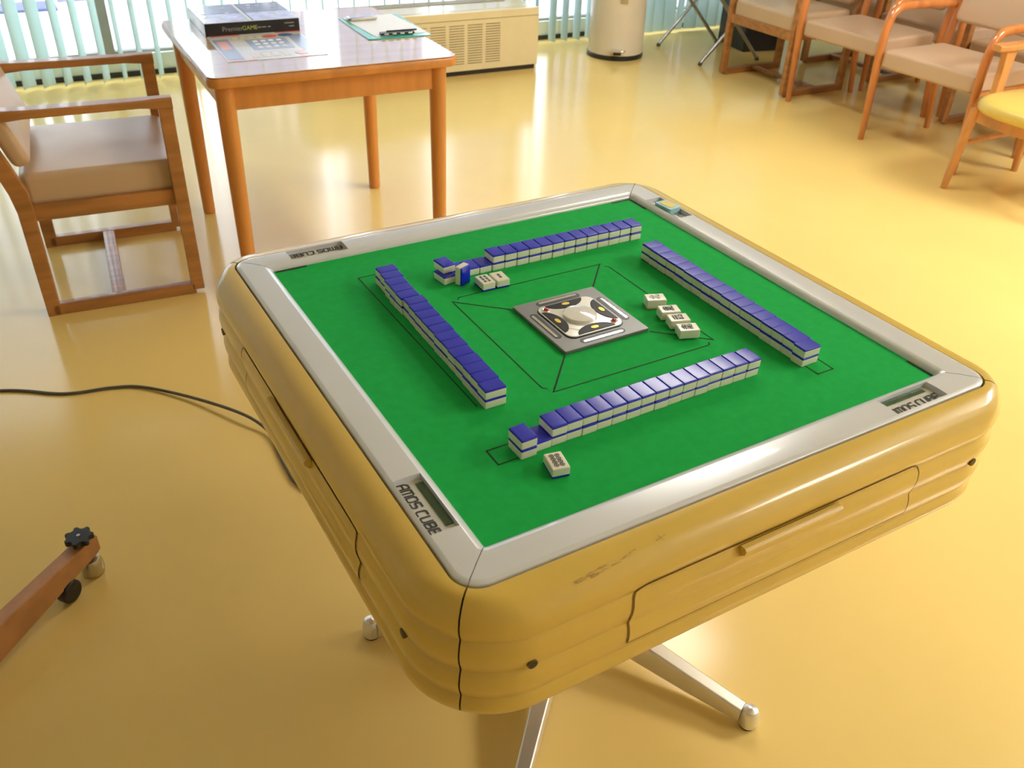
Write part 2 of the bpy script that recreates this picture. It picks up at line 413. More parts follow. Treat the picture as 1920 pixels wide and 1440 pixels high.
for k in range(4):
    rotm = Matrix.Rotation(-PI/2*k, 4, 'Z')
    side = ('near right', 'left', 'far', 'right')[k]
    # yellow shell
    bm = B(); stn = [-.36, -.2, 0, .2, .36]
    loft(bm, [side_loop(h, r, z, stn) for h, z, r in PROF], closed=False, cap=False)
    bmesh.ops.transform(bm, matrix=rotm, verts=bm.verts)
    sp = obj('side_panel', bm, 'yel', tb, recalc=True, angle=28)
    if k == 0: PANEL0 = sp
    # drawer front following the ribs
    bm = B(); zs = [.707-.0912*i/26 for i in range(27)]; hw = .25
    def fp(u, z, off): return (u, -(prof_y(z)+off), z)
    def inset(z):  # rounded corners of the outline
        r = .018; dz = min(.707-z, 1); e = 0
        if dz < r: e = r-math.sqrt(max(0, r*r-(r-dz)**2))
        return e
    loft(bm, [[fp(-hw+inset(z), z, .0012), fp(-.1, z, .0012), fp(.1, z, .0012), fp(hw-inset(z), z, .0012)] for z in zs], closed=False, cap=False)
    g = .0022
    def rim(pts, o0=.0004):
        for (u0, z0, n0), (u1, z1, n1) in zip(pts, pts[1:]):
            vs = [bm.verts.new(fp(u0, z0, .0014)), bm.verts.new(fp(u1, z1, .0014)),
                  bm.verts.new(fp(u1+n1[0]*g, z1+n1[1]*g, .0014)), bm.verts.new(fp(u0+n0[0]*g, z0+n0[1]*g, .0014))]
            bm.faces.new(vs).material_index = 1
    out = [(-hw+inset(z), z, (-1, .4 if z > .69 else 0)) for z in zs[::-1]]+[(hw-inset(z), z, (1, .4 if z > .69 else 0)) for z in zs]
    out.append((-hw, zs[-1], (-1, -1))); out[-2] = (hw, zs[-1], (1, -1)); out[0] = (-hw, zs[-1], (-1, -1))
    top = [(-hw+inset(.707), .707, (0, 1)), (0, .707, (0, 1)), (hw-inset(.707), .707, (0, 1))]
    rim(out[:27]); rim(out[27:54]); rim(top)
    rim([(hw, zs[-1], (1, -1)), (0, zs[-1], (0, -1)), (-hw, zs[-1], (-1, -1))])
    bmesh.ops.transform(bm, matrix=rotm, verts=bm.verts)
    dr = obj('drawer', bm, ['yel', 'yeld'], sp, recalc=False, angle=28)
    for p_ in dr.data.polygons: pass
    bm = B()
    ring = lambda u: [(u, -.4985, .7035), (u, -.506, .7035), (u, -.509, .7005), (u, -.508, .694), (u, -.4975, .684)]
    loft(bm, [ring(-.086), ring(-.083), ring(.083), ring(.086)])
    bmesh.ops.transform(bm, matrix=rotm, verts=bm.verts); obj('drawer_pull', bm, ['yel', 'yeld'], sp)
    for u in (-.388, .388):
        bm = B(); y = prof_y(.6665)
        cyl(bm, (u, -y+.004, .658), (u, -y-.0005, .658), .0065, n=20, mi=0); cyl(bm, (u, -y-.0003, .658), (u, -y-.0008, .658), .0052, n=20, mi=1)
        bmesh.ops.transform(bm, matrix=rotm, verts=bm.verts); obj('screw_hole', bm, ['yeld', 'blk'], sp)
    # silver rail with a sunken name tray
    bm = B(); stn = [-.3, -.1, .1, R0-.004, R0-.0005, R0, R0+.002, R0+.03, R1-.03, R1-.002, R1, R1+.0005, R1+.004]
    def zo(f):
        def q(u, z): return z-RDEP if (f and R0+.001 <= u <= R1-.001) else z
        return q
    loft(bm, [side_loop(h, min(r, .034), z, stn, .0003, zo(f)) for h, z, r, f in RAILP], closed=False, cap=False)
    bmesh.ops.transform(bm, matrix=rotm, verts=bm.verts); rl = obj('rail', bm, 'rail', tb, angle=40)
    bm = B(); zt = .7600-RDEP
    box(bm, ((R0+R1)/2, -.4250, zt+.0006), (R1-R0-.003, .0372, .0006)); bmesh.ops.transform(bm, matrix=rotm, verts=bm.verts)
    obj('name_tray', bm, 'recess', rl)
    bm = B(); box(bm, (.298, -.4125, zt+.0014), (.086, .0105, .001)); bmesh.ops.transform(bm, matrix=rotm, verts=bm.verts)
    obj('display', bm, 'lcd', rl, label='dark green score display')
    bm = B(); letters(bm, 'AMOS CUBE', .2490, -.4400, .0130, .0107, .0025, zt+.0013)
    bmesh.ops.transform(bm, matrix=rotm, verts=bm.verts); obj('lettering', bm, 'ink', rl, recalc=False)
# scuffs worn into the near right rim
bm = B(); rw = random.Random(4)
def rim_pt(u, f):  # f runs over the rounded rim, 0 near the rail, 1 on the outer curve
    i = 2+f*4; a = int(i); q = i-a; h = PROF[a][0]*(1-q)+PROF[a+1][0]*q; z = PROF[a][1]*(1-q)+PROF[a+1][1]*q
    return Vector((u, -h-.0005, z+.0005))
def scuff(u0, f0, u1, f1, wd):
    a, b = rim_pt(u0, f0), rim_pt(u1, f1); d = (b-a).normalized(); n = d.cross(Vector((0, -.6, .8))).normalized()*wd/2
    bm.faces.new([bm.verts.new(p) for p in (a-n, b-n*.4, b+n*.4, a+n)])
for i in range(26):
    u = -.332+.075*rw.random(); f = .52-.16*(u+.332)/.075+rw.uniform(-.06, .06)
    scuff(u, f, u+rw.uniform(.004, .014), f+rw.uniform(-.04, .01), rw.uniform(.0005, .0014))
for u, f, du, df in ((-.252, .36, .006, -.03), (-.246, .33, .005, .0), (-.212, .33, .016, -.05), (-.206, .24, .004, .15)): scuff(u, f, u+du, f+df, .0010)
obj('scuff_marks', bm, 'scuff', PANEL0, recalc=False, wn=False)
# dark core closing the seams
bm = B(); loft(bm, [[(x, y, z) for x, y in rrect(h-.004, h-.004, max(r-.002, .01), 10)] for h, z, r in PROF[6:27]])
obj('inner_core', bm, 'dark', tb)
# felt
bm = B(); box(bm, (0, 0, FZ-.006), (.790, .790, .012), mi=0)
LZ = FZ+.0004; LW = .0020
def line(a, b, wd=LW): strip(bm, a, b, wd, LZ, 1)
for k in range(4):
    c, s = math.cos(-PI/2*k), math.sin(-PI/2*k)
    R = lambda p: (p[0]*c-p[1]*s, p[0]*s+p[1]*c)
    line(R((-.152, -.159)), R((.142, -.161))); line(R((-.083, -.083)), R((-.146, -.153)), .0026)
    line(R((.142, -.161)), R((.147, -.155))); line(R((-.152, -.159)), R((-.146, -.153)))
    line(R((-.305, -.235)), R((.14, -.235))); line(R((-.305, -.268)), R((.14, -.268 if k else -.256))); line(R((-.305, -.268)), R((-.305, -.235)), .0022)
    line(R((.14, -.256)), R((.14, -.235)))
    if k >= 2:
        strip(bm, R((.335, -.391)), R((.388, -.391)), .006, LZ, 1)
        strip(bm, R((-.388, -.391)), R((-.345, -.391)), .005, LZ, 1)
obj('playing_felt', bm, ['felt', 'feltline'], tb, recalc=False)
# centre console
con = bpy.data.objects.new('centre_console', None); con.parent = tb; COL.objects.link(con)
bm = B(); prism(bm, rrect(.082, .082, .003, 3), FZ, FZ+.0065, bev=.0018); obj('console_plate', bm, 'grey', con)
CZ = FZ+.0065
for k in range(4):
    rotm = Matrix.Rotation(-PI/2*k, 4, 'Z')
    bm = B(); prism(bm, rrect(.043, .0068, .0066, 6, 0, -.0668), CZ, CZ+.0004, mi=0)
    prism(bm, rrect(.038, .0026, .0024, 6, 0, -.0690), CZ+.0002, CZ+.0007, mi=1)
    bmesh.ops.transform(bm, matrix=rotm, verts=bm.verts); obj('slot', bm, ['blk', 'chrome'], con)
bm = B(); prism(bm, rrect(.0555, .0555, .016, 8), CZ-.001, CZ+.0012, bev=.0006, mi=1); prism(bm, rrect(.054, .054, .015, 8), CZ, CZ+.0028, bev=.001, mi=0)
obj('face_plate', bm, ['chromew', 'blk'], con)
for k in range(4):
    rotm = Matrix.Rotation(-PI/2*k, 4, 'Z')
    bm = B(); pts = [(-.036+.072*i/20, -.052) for i in range(21)]
    arc = [(.036*math.cos(PI*i/20), -.052+.0205*math.sin(PI*i/20)**1.15) for i in range(1, 20)]
    prism(bm, pts+arc, CZ+.002, CZ+.0036, bev=.0004); bmesh.ops.transform(bm, matrix=rotm, verts=bm.verts); pn = obj('button_panel', bm, 'blkp', con)
    bm = B(); prism(bm, ellipse(0, -.0435, .0075, .0042), CZ+.0034, CZ+.0045, bev=.0004); bmesh.ops.transform(bm, matrix=rotm, verts=bm.verts); obj('button', bm, 'gold', con)
for sx in (-1, 1):
    bm = B(); lathe(bm, [(.0062, 0), (.0062, .0012), (.0054, .0016), (.0045, .0012)], (sx*.0405, -sx*.0405, CZ+.0026), 20, 1)
    lathe(bm, [(.0046, .001), (.0042, .0026), (.0028, .0038), (.0012, .0044)], (sx*.0405, -sx*.0405, CZ+.0026), 20, 0)
    obj('indicator_lamp', bm, ['red', 'chrome'], con)
bm = B(); lathe(bm, [(.0285, 0), (.0285, .0035), (.027, .005), (.020, .0062), (.010, .0070), (.001, .0073)], (0, 0, CZ+.0028), 40)
obj('dice_dome', bm, 'dome', con)
bm = B(); prism(bm, ellipse(0, 0, .021, .021), CZ+.003, CZ+.0036); obj('dice_tray', bm, 'cube', con)
bm = B(); add_text(bm, 'AMOS', .006, Matrix.Translation((-.0335, -.0335, CZ+.0030)) @ Matrix.Rotation(-PI/4, 4, 'Z')); obj('lettering', bm, 'pgrey', con, recalc=False)
# pedestal
bm = B(); cyl(bm, (.015, -.02, .10), (.015, -.02, .565), .05, n=32, bev=.004); cyl(bm, (.015, -.02, .545), (.015, -.02, .5640), .16, n=40); obj('pedestal_column', bm, 'alum', tb)
bm = B(); cyl(bm, (.015, -.02, .05), (.015, -.02, .135), .065, n=32, bev=.008); obj('pedestal_hub', bm, 'alum', tb)
for k in range(5):
    a = RAD(-62.9+72*k); mt = Matrix.Translation((.015, -.02, 0)) @ Matrix.Rotation(a, 4, 'Z')
    bm = B(); rings = []
    for x, zb, zt, wd in ((.05, .052, .125, .020), (.15, .036, .098, .018), (.28, .019, .068, .0155), (.39, .010, .044, .014)):
        rings.append([(x, y, z) for y, z in [(p[0], (zb+zt)/2+p[1]) for p in rrect(wd, (zt-zb)/2, .005, 3)]])
    loft(bm, rings); bmesh.ops.transform(bm, matrix=mt, verts=bm.verts); lg = obj('pedestal_leg', bm, 'alum', tb)
    bm = B(); lathe(bm, [(.014, .004), (.0175, .006), (.0180, .030), (.0172, .040), (.013, .047), (.006, .050), (.001, .0505)], (.405, 0, 0), 24)
    bmesh.ops.transform(bm, matrix=mt, verts=bm.verts); obj('foot_cap', bm, 'alum', lg)
    bm = B(); lathe(bm, [(.015, 0), (.015, .0045)], (.405, 0, 0), 20); bmesh.ops.transform(bm, matrix=mt, verts=bm.verts); obj('glide', bm, 'blk', lg)

# ------------------------------------------------------------------ mahjong tiles (local: width x, length y, thickness z, back up)
TW, TL, TT = .0246, .0343, .0156
def tile_mesh(face_col='ivory', back_col='blue', t=TT, split=.0112):
    bm = B(); box(bm, (0, 0, split/2+.0008), (TW, TL, split+.0016), bev=.0016)
    o = obj('mahjong_tile', bm, face_col, angle=50)
    bm = B(); box(bm, (0, 0, (split+t)/2), (TW+.0001, TL+.0001, t-split), bev=.0017); b = obj('tile_back', bm, back_col, o, angle=50)
    return o, b
PRO, _b = tile_mesh()
tag(PRO, 'x', 'mahjong tile'); first = [True]
def put(mw, label, group=None):
    global PRO
    if first[0]:
        PRO.matrix_world = mw; o = PRO; o['label'] = label; o['group'] = group; first[0] = False; return o
    return dup(PRO, mw=mw, label=label, group=group)
def TM(x, y, z, rz=0, extra=None):
    mt = Matrix.Translation((x, y, z)) @ Matrix.Rotation(RAD(rz), 4, 'Z')
    return mt @ extra if extra is not None else mt
ORD = ['first', 'second', 'third', 'fourth', 'fifth', 'sixth', 'seventh', 'eighth', 'ninth', 'tenth', 'eleventh', 'twelfth', 'thirteenth', 'fourteenth', 'fifteenth', 'sixteenth', 'seventeenth']
rj = random.Random(11)
def wall(name, group, p0, p1, n, along_y, which, end, off=None, skip_top=()):
    """two-high row from p0 to p1 (outer ends); tiles lie across the row"""
    for i in range(n):
        f = (i+.5)/n; x = p0[0]+(p1[0]-p0[0])*f; y = p0[1]+(p1[1]-p0[1])*f
        o = off.get(i, (0, 0)) if off else (0, 0)
        for lv in range(2):
            if lv and i in skip_top: continue
            j = rj.uniform(-.0007, .0007); rz = (90 if along_y else 0)+rj.uniform(-.8, .8)
            dx, dy = (j, 0) if along_y else (0, j)
            put(TM(x+o[0]+dx, y+o[1]+dy, FZ+lv*TT, rz), 'blue-backed tile, %s from %s end, %s row of %s' % (ORD[i], end, 'upper' if lv else 'lower', name), group)
wall('left tile wall', 'tiles of the left wall', (-.2316, .2735), (-.2442, -.1525), 17, True, 'left', 'far',
     {0: (.0005, 0), 1: (.0005, 0), 2: (-.0015, 0), 3: (-.0025, 0), 4: (-.0028, 0), 5: (.0012, 0), 6: (.0008, 0)})
wall('right tile wall', 'tiles of the right wall', (.2528, .1455), (.2455, -.2795), 17, True, 'right', 'far', {16: (-.0028, 0), 15: (.0005, 0)})
wall('near tile wall', 'tiles of the near wall', (.1500, -.2455), (-.2240, -.2502), 15, False, 'near', 'right', {0: (.0006, -.001)})
wall('far tile wall', 'tiles of the far wall', (.2890, .2340), (-.0415, .2390), 13, False, 'far', 'right', {0: (.001, 0)})
put(TM(-.2365, -.2510, FZ, 1), 'uncovered blue-backed tile in the gap near the left end of near tile wall', 'tiles of the near wall')
put(TM(-.2625, -.2565, FZ, 1), 'lower tile of the separate stack at left end of near tile wall', 'tiles of the near wall')
put(TM(-.2625, -.2560, FZ+TT, 2), 'upper tile of the separate stack at left end of near tile wall', 'tiles of the near wall')
for i, s in enumerate(('first', 'second', 'third')):
    put(TM(-.0545-.0250*i, .2405+.0004*i, FZ, .5), 'uncovered blue-backed tile, %s to the left of far wall upper row' % s, 'tiles of the far wall')
put(TM(-.1340, .2300, FZ, 8), 'lower tile of the crooked stack at the left end of the far wall', 'tiles of the far wall')
put(TM(-.1295, .2415, FZ+TT, 6), 'upper tile sitting crooked on the left end of the far wall', 'tiles of the far wall')
st = Matrix.Rotation(PI/2, 4, 'X')
o = put(TM(-.1110, .2060, FZ+TL/2, 24, st @ Matrix.Translation((0, 0, -TT/2))), 'tile standing upright before the far tile wall, blue back to the right', None)
UPSIDE = Matrix.Translation((0, 0, TT)) @ Matrix.Rotation(PI, 4, 'X')
def faceup(x, y, rz, label, draw):
    o = put(TM(x, y, FZ, rz, UPSIDE), label, None)
    bm = B(); draw(bm); bmesh.ops.transform(bm, matrix=Matrix.Rotation(PI, 4, 'X') @ Matrix.Translation((0, 0, .0003)), verts=bm.verts)
    e = obj('engraving', bm, 'ink', o, recalc=False); return o
def ring2(bm, cx, cy, r0, r1, n=20, z=0):
    A = [bm.verts.new((cx+r0*math.cos(2*PI*k/n), cy+r0*math.sin(2*PI*k/n), z)) for k in range(n)]
    C = [bm.verts.new((cx+r1*math.cos(2*PI*k/n), cy+r1*math.sin(2*PI*k/n), z)) for k in range(n)]
    for k in range(n): bm.faces.new((A[k], C[k], C[(k+1) % n], A[(k+1) % n]))
def circles(bm):
    for i in range(2):
        for j in range(4):
            cx, cy = (-.5+i)*.0078, (-1.5+j)*.0064
            ring2(bm, cx, cy, .0022, .0034); ring2(bm, cx, cy, .0001, .0013)
def bam(rows, cols):
    def f(bm):
        for i in range(cols):
            for j in range(rows):
                cx, cy = (i-(cols-1)/2)*.0078, (j-(rows-1)/2)*.0085
                for k in (-1, 0, 1):
                    strip(bm, (cx-.0022, cy+k*.0022), (cx+.0022, cy+k*.0022), .0013, 0)
                strip(bm, (cx, cy-.003), (cx, cy+.003), .0015, .00002)
        return
    return f
faceup(-.2440, -.3110, -11, 'face-up tile with grey circles, alone on the felt before the near wall', circles)
faceup(-.0830, .1755, -1, 'left of the two face-up tiles with black bamboo marks', bam(3, 2))
faceup(-.0545, .1745, -3, 'right of the two face-up tiles with black bamboo marks', bam(2, 1))
# four wind tiles with orange backs
WP, _b = tile_mesh('ivory', 'tan', .0178, .0138)
for j, (gx, gy, rz, ch, lab) in enumerate(((.1430, -.0170, -21, '北', 'orange-backed tile at far end of staggered row, apart from the others'), (.1385, -.0600, -18, '東', 'orange-backed wind tile, second from the far end of the staggered row'),
                                          (.1340, -.0905, -18, '西', 'orange-backed wind tile, third from the far end of the staggered row'), (.1275, -.1225, -20, '南', 'orange-backed wind tile nearest the camera in the staggered row'))):
    mw = TM(gx, gy, FZ, rz+90, Matrix.Translation((0, 0, .0178)) @ Matrix.Rotation(PI, 4, 'X'))
    if j == 0: o = WP; o.matrix_world = mw; tag(o, lab, 'mahjong tile', 'orange-backed wind tiles')
    else: o = WP.copy(); COL.objects.link(o); o.matrix_world = mw; o['label'] = lab; c = WP.children[0].copy(); COL.objects.link(c); c.parent = o
    bm = B(); add_text(bm, ch, .021, Matrix.Rotation(PI, 4, 'X') @ Matrix.Translation((0, 0, .0003)), stretch=(.85, 1))
    winds = obj('engraving', bm, 'ink', o, recalc=False)
# chip in the right rail's tray
t = thing('score_marker', 'small pale blue marker with yellow face in the tray of the right rail', 'marker', (.4265, .3050, .7600-RDEP+.0010), RAD(96))
bm = B(); prism(bm, rrect(.0235, .0165, .004, 4), 0, .0125, bev=.0018); obj('case', bm, 'chipb', t)
bm = B(); prism(bm, rrect(.0165, .0105, .006, 6), .0123, .0133, bev=.0003); obj('face', bm, 'chipy', t, label='yellow face')

# ------------------------------------------------------------------ power cable
bm = B()
path = [(-1.6, 1.62, .005), (-1.25, 1.58, .005), (-.936, 1.485, .005), (-.78, 1.386, .005), (-.656, 1.355, .006), (-.575, 1.316, .006), (-.462, 1.185, .012), (-.365, 1.030, .022), (-.325, .940, .012), (-.325, .872, .006), (-.330, .775, .006), (-.318, .672, .006), (-.22, .50, .006), (-.09, .20, .006), (-.02, .05, .012), (.0, .0, .05)]
tube(bm, path, .0045, n=10, smooth=8)
obj('power_cable', bm, 'cable', tb, label='thin grey power cable on the floor')

# ------------------------------------------------------------------ wooden stand foot at the left edge
ang = RAD(41); pA = Vector((-.803, .634, 0))
t = thing('stand_base', 'pinkish wooden beam of a wheeled stand with black knob, entering at the left edge', 'stand', (pA.x, pA.y, 0), ang)
bm = B(); rings = []
for x, zb in ((-1.0, .012), (-.30, .022), (-.055, .050), (-.012, .054), (0, .060)):
    rings.append([(x, y, z) for y, z in [(p[0], (zb+.1)/2+p[1]) for p in rrect(.0165, (.1-zb)/2, .003, 3)]])
loft(bm, rings); obj('beam', bm, 'boom', t)
bm = B(); rings = []
pts = []
for k in range(48):
    a = 2*PI*k/48; r = .0265+.0035*max(-1, min(1, 2.2*math.cos(7*a))); pts.append((-.030+r*math.cos(a), r*math.sin(a)))
prism(bm, pts, .108, .121, bev=.002); cyl(bm, (-.030, 0, .098), (-.030, 0, .110), .013, n=20, mi=0); cyl(bm, (-.030, 0, .1205), (-.030, 0, .1225), .004, n=12, mi=1)
obj('knob', bm, ['blk', 'steel'], t)
bm = B(); lathe(bm, [(.012, .0), (.022, .002), (.0245, .014), (.0235, .034), (.020, .044), (.010, .048)], (-.019, .001, .0), 28); cyl(bm, (-.019, .001, .04), (-.019, .001, .064), .008)
obj('glide', bm, 'steel', t, label='round steel foot glide')
bm = B(); cyl(bm, (-.100, -.022, .026), (-.100, .004, .026), .026, n=28, bev=.006); box(bm, (-.100, -.008, .040), (.036, .030, .020), bev=.006); cyl(bm, (-.100, -.004, .040), (-.100, .0, .06), .007)
obj('caster', bm, 'blk', t)

# ------------------------------------------------------------------ orange wooden table by the window
TA = RAD(-2.8); TH = .735
t = thing('wooden_table', 'orange wooden table with glossy beige top in front of the window', 'table', (.2605, 2.138, 0), TA)
HX, HY = .412, .425
bm = B(); prism(bm, rrect(HX, HY, .035, 8), TH-.036, TH-.0015, bev=.012); top = obj('table_top', bm, 'tabw', t)
bm = B(); prism(bm, rrect(HX-.004, HY-.004, .031, 8), TH-.003, TH, bev=.001); obj('laminate_surface', bm, 'lam', top, label='glossy beige laminate surface')
for sx in (-1, 1):
    for sy in (-1, 1):
        bm = B(); cyl(bm, (sx*.357, sy*.362, 0), (sx*.357, sy*.362, TH-.034), .0235, .030, n=28, bev=.004); obj('leg', bm, 'tabw', t)
for sy in (-1, 1): bm = B(); box(bm, (0, sy*.365, TH-.075), (.67, .022, .080), bev=.003); obj('apron', bm, 'tabw', t)
for sx in (-1, 1): bm = B(); box(bm, (sx*.36, 0, TH-.075), (.022, .68, .080), bev=.003); obj('apron', bm, 'tabw', t)
# game box
t = thing('game_box', 'flat black boxed set with night photo lid on the wooden table', 'box', (.130, 2.400, TH), RAD(-3))
bm = B(); box(bm, (0, 0, .0215), (.330, .305, .043), bev=.002); obj('box_body', bm, 'blk', t)
bm = B()
for y0, y1, mi in ((-.148, -.012, 1), (-.012, .148, 0)):
    box(bm, (-.085, (y0+y1)/2, .0435), (.145, y1-y0-.002, .0012), mi=mi); box(bm, (.083, (y0+y1)/2, .0435), (.155, y1-y0-.002, .0012), mi=mi)
r2 = random.Random(5)
for i in range(22):
    x, y = r2.uniform(-.15, .15), r2.uniform(-.12, .13)
    if abs(x) < .02: continue
    box(bm, (x, y, .0442), (.014, .010, .0006), mi=2, rot=Matrix.Rotation(r2.uniform(-.3, .3), 4, 'Z'))
obj('lid_picture', bm, ['cover', 'sky_print', 'white'], t)
bm = B(); box(bm, (0, -.1495, .0432), (.328, .006, .0014), mi=0); box(bm, (-.162, 0, .0432), (.006, .300, .0014), mi=0); box(bm, (.162, 0, .0432), (.005, .300, .0014)); box(bm, (0, .149, .0432), (.328, .005, .0014)); box(bm, (-.005, 0, .0432), (.012, .3, .0014))
obj('lid_border', bm, 'pap', t, label='cream lid border')
bm = B(); fr = Matrix.Translation((0, -.1529, .021)) @ Matrix.Rotation(PI/2, 4, 'X')
add_text(bm, 'Premier', .022, fr @ Matrix.Translation((-.072, 0, 0)), 0); add_text(bm, 'GAME', .020, fr @ Matrix.Translation((-.012, .000, 0)), 1)
for x, y, w_ in ((.022, 0, .012), (.038, 0, .014), (.056, 0, .010), (.128, .008, .034), (.136, -.003, .018)): box(bm, (x, -.1529, .021+y), (w_, .0006, .0035))
obj('lettering', bm, ['pgrey', 'lime'], t, recalc=False)
bm = B(); box(bm, (-.1655, 0, .0215), (.0012, .302, .040)); obj('side_label', bm, 'pap', t, label='pale end face')
# printed placemat
t = thing('printed_sheet', 'printed card with blue and coral panels lying before the black box', 'sheet', (.106, 2.066, TH), RAD(-4))
bm = B(); box(bm, (0, 0, .0007), (.318, .365, .0012)); obj('sheet', bm, 'pap', t)
bm = B()
def pr(x, y, sx, sy, mi, z=.0016): box(bm, (x, y, z), (sx, sy, .0006), mi=mi)
pr(-.128, -.02, .052, .28, 0); pr(.13, -.02, .05, .30, 0); pr(.02, .02, .135, .15, 0); pr(-.128, .03, .032, .12, 3, .002); pr(-.1, .172, .10, .016, 1); pr(.12, .172, .09, .016, 1)
pr(-.11, -.175, .09, .012, 3); pr(.12, -.175, .09, .012, 3); prism(bm, ellipse(.045, .125, .026, .022), .0014, .0022, mi=1); prism(bm, ellipse(.1, .13, .026, .022), .0014, .0022, mi=2)
prism(bm, ellipse(.092, -.125, .022, .026), .0014, .0022, mi=3)
for i in range(4):
    for j in range(3): pr(-.02+i*.027, -.02+j*.042, .016, .024, 4, .002)
for i in range(4): pr(-.06+i*.033, -.125, .024, .05, 5)
for i in range(4): pr(-.075+i*.027, .125, .02, .035, 5)
obj('print', bm, ['pblue', 'pred', 'pnavy', 'pcor', 'white', 'bin'], t)
# clipboard, paper, pen set, phone
t = thing('clipboard', 'green clear clipboard lying near the right edge of the wooden table', 'clipboard', (.586, 2.180, TH), RAD(-4))
bm = B(); prism(bm, rrect(.118, .182, .008, 4), 0, .004, bev=.001); obj('board', bm, 'teal', t)
bm = B(); box(bm, (.0, -.145, .0105), (.125, .030, .008), bev=.003); box(bm, (.02, -.138, .0155), (.115, .006, .006), bev=.002)
for i in range(4): box(bm, (-.045+i*.03, -.1605, .011), (.016, .002, .005), mi=1, bev=.0008)
obj('clip', bm, ['blk', 'chrome'], t)
bm = B(); box(bm, (.586+.006, 2.18+.012, TH+.0048), (.202, .330, .0010)); o = obj('paper_sheet', bm, 'white')
tag(o, 'white sheet of paper held on the green clipboard', 'paper')
t = thing('mobile_phone', 'silver mobile phone on the far left corner of the clipboard', 'phone', (.548, 2.300, TH+.0054), RAD(-3))
bm = B(); prism(bm, rrect(.056, .024, .012, 5), 0, .0125, bev=.004); obj('phone_body', bm, 'steel', t)
bm = B(); prism(bm, rrect(.046, .019, .008, 5), .0122, .0132, bev=.0004); obj('phone_screen', bm, 'sky_print', t)

# ------------------------------------------------------------------ chairs (built facing +x)
def sled_chair(label, loc, rz, group, hw=.295):
    t = thing('sled_armchair', label, 'chair', loc, rz, group); y = hw-.016
    for s in (-1, 1):
        bm = B(); w_ = .032
        box(bm, (.222, s*y, .330), (.042, w_, .632), bev=.004)
        box(bm, (-.01, s*y, .019), (.45, w_, .038), bev=.004)
        # rear post: vertical then leaning back
        rings = []
        for x, z, hx in ((-.232, 0, .021), (-.232, .36, .023), (-.238, .42, .026), (-.268, .52, .024), (-.325, .70, .021), (-.352, .80, .017)):
            rings.append([(x+p[0], s*y+p[1], z) for p in rrect(hx, w_/2, .004, 2)])
        loft(bm, rings)
        obj('side_frame', bm, 'wood', t)
        bm = B(); rings = []
        for x, zc, hh, hy in ((-.315, .650, .017, .020), (-.25, .652, .018, .024), (-.17, .654, .013, .027), (0, .654, .012, .027), (.15, .654, .012, .025), (.20, .652, .016, .021), (.244, .650, .018, .019)):
            rings.append([(x, s*y+p[0], zc+p[1]) for p in rrect(hy, hh, .006, 3)])
        loft(bm, rings); obj('armrest', bm, 'wood', t)
        bm = B(); box(bm, (0, s*(y-.018), .345), (.43, .026, .052), bev=.003); obj('seat_rail', bm, 'wood', t)
    bm = B(); box(bm, (.222, 0, .345), (.030, 2*y-.03, .052), bev=.003); obj('seat_rail', bm, 'wood', t)
    bm = B(); box(bm, (-.225, 0, .345), (.030, 2*y-.03, .052), bev=.003); obj('seat_rail', bm, 'wood', t)
    bm = B(); box(bm, (-.03, 0, .026), (.040, 2*y-.03, .022), bev=.003); obj('stretcher', bm, 'wood', t)
    bm = B(); cushion(bm, .232, y-.022, .358, .462, r=.03, edge=.022, crown=.006, c=(.0, 0)); obj('seat', bm, 'seat', t)
    mt = Matrix.Translation((-.262, 0, .635)) @ Matrix.Rotation(RAD(-18), 4, 'Y') @ Matrix.Rotation(PI/2, 4, 'Y')
    bm = B(); cushion(bm, .16, y-.020, -.02, .035, r=.03, edge=.02, crown=.008, mt=mt); obj('backrest', bm, 'seat', t)
    return t
def bent_chair(label, loc, rz, group, hw=.285):
    t = thing('bentwood_armchair', label, 'chair', loc, rz, group); y = hw
    for s in (-1, 1):
        bm = B()
        pts = [(.238, s*y, 0), (.246, s*y, .2), (.256, s*y, .42), (.252, s*y, .55), (.225, s*y, .625), (.165, s*y, .655), (.0, s*y, .655), (-.16, s*y, .648), (-.255, s*y, .640)]
        tube(bm, pts, [.0165, .0205, .0235, .0235, .0225, .0215, .020, .019, .018], n=14, smooth=6, flat=(1, .82), up=(1, 0, 0)); obj('front_leg', bm, 'woodv', t)
        bm = B(); tube(bm, [(-.270, s*(y-.015), 0), (-.235, s*(y-.015), .25), (-.225, s*(y-.015), .42), (-.255, s*(y-.015), .62), (-.315, s*(y-.015), .86)], [.0155, .019, .021, .020, .015], n=14, smooth=5, up=(1, 0, 0)); obj('rear_leg', bm, 'woodv', t)
    bm = B()
    for s in (-1, 1): box(bm, (.0, s*(y-.045), .368), (.36, .022, .030), bev=.003)
    box(bm, (.14, 0, .368), (.022, 2*y-.07, .030), bev=.003); box(bm, (-.20, 0, .365), (.022, 2*y-.05, .045), bev=.003); obj('seat_frame', bm, 'woodv', t)
    bm = B(); cushion(bm, .225, y-.020, .376, .462, r=.025, edge=.016, crown=.005, c=(.034, 0)); obj('seat', bm, 'seatl', t)
    mt = Matrix.Translation((-.265, 0, .715)) @ Matrix.Rotation(RAD(-14), 4, 'Y') @ Matrix.Rotation(PI/2, 4, 'Y')
    bm = B(); cushion(bm, .155, y-.035, -.02, .03, r=.035, edge=.018, crown=.006, mt=mt); obj('backrest', bm, 'seatl', t)
    return t
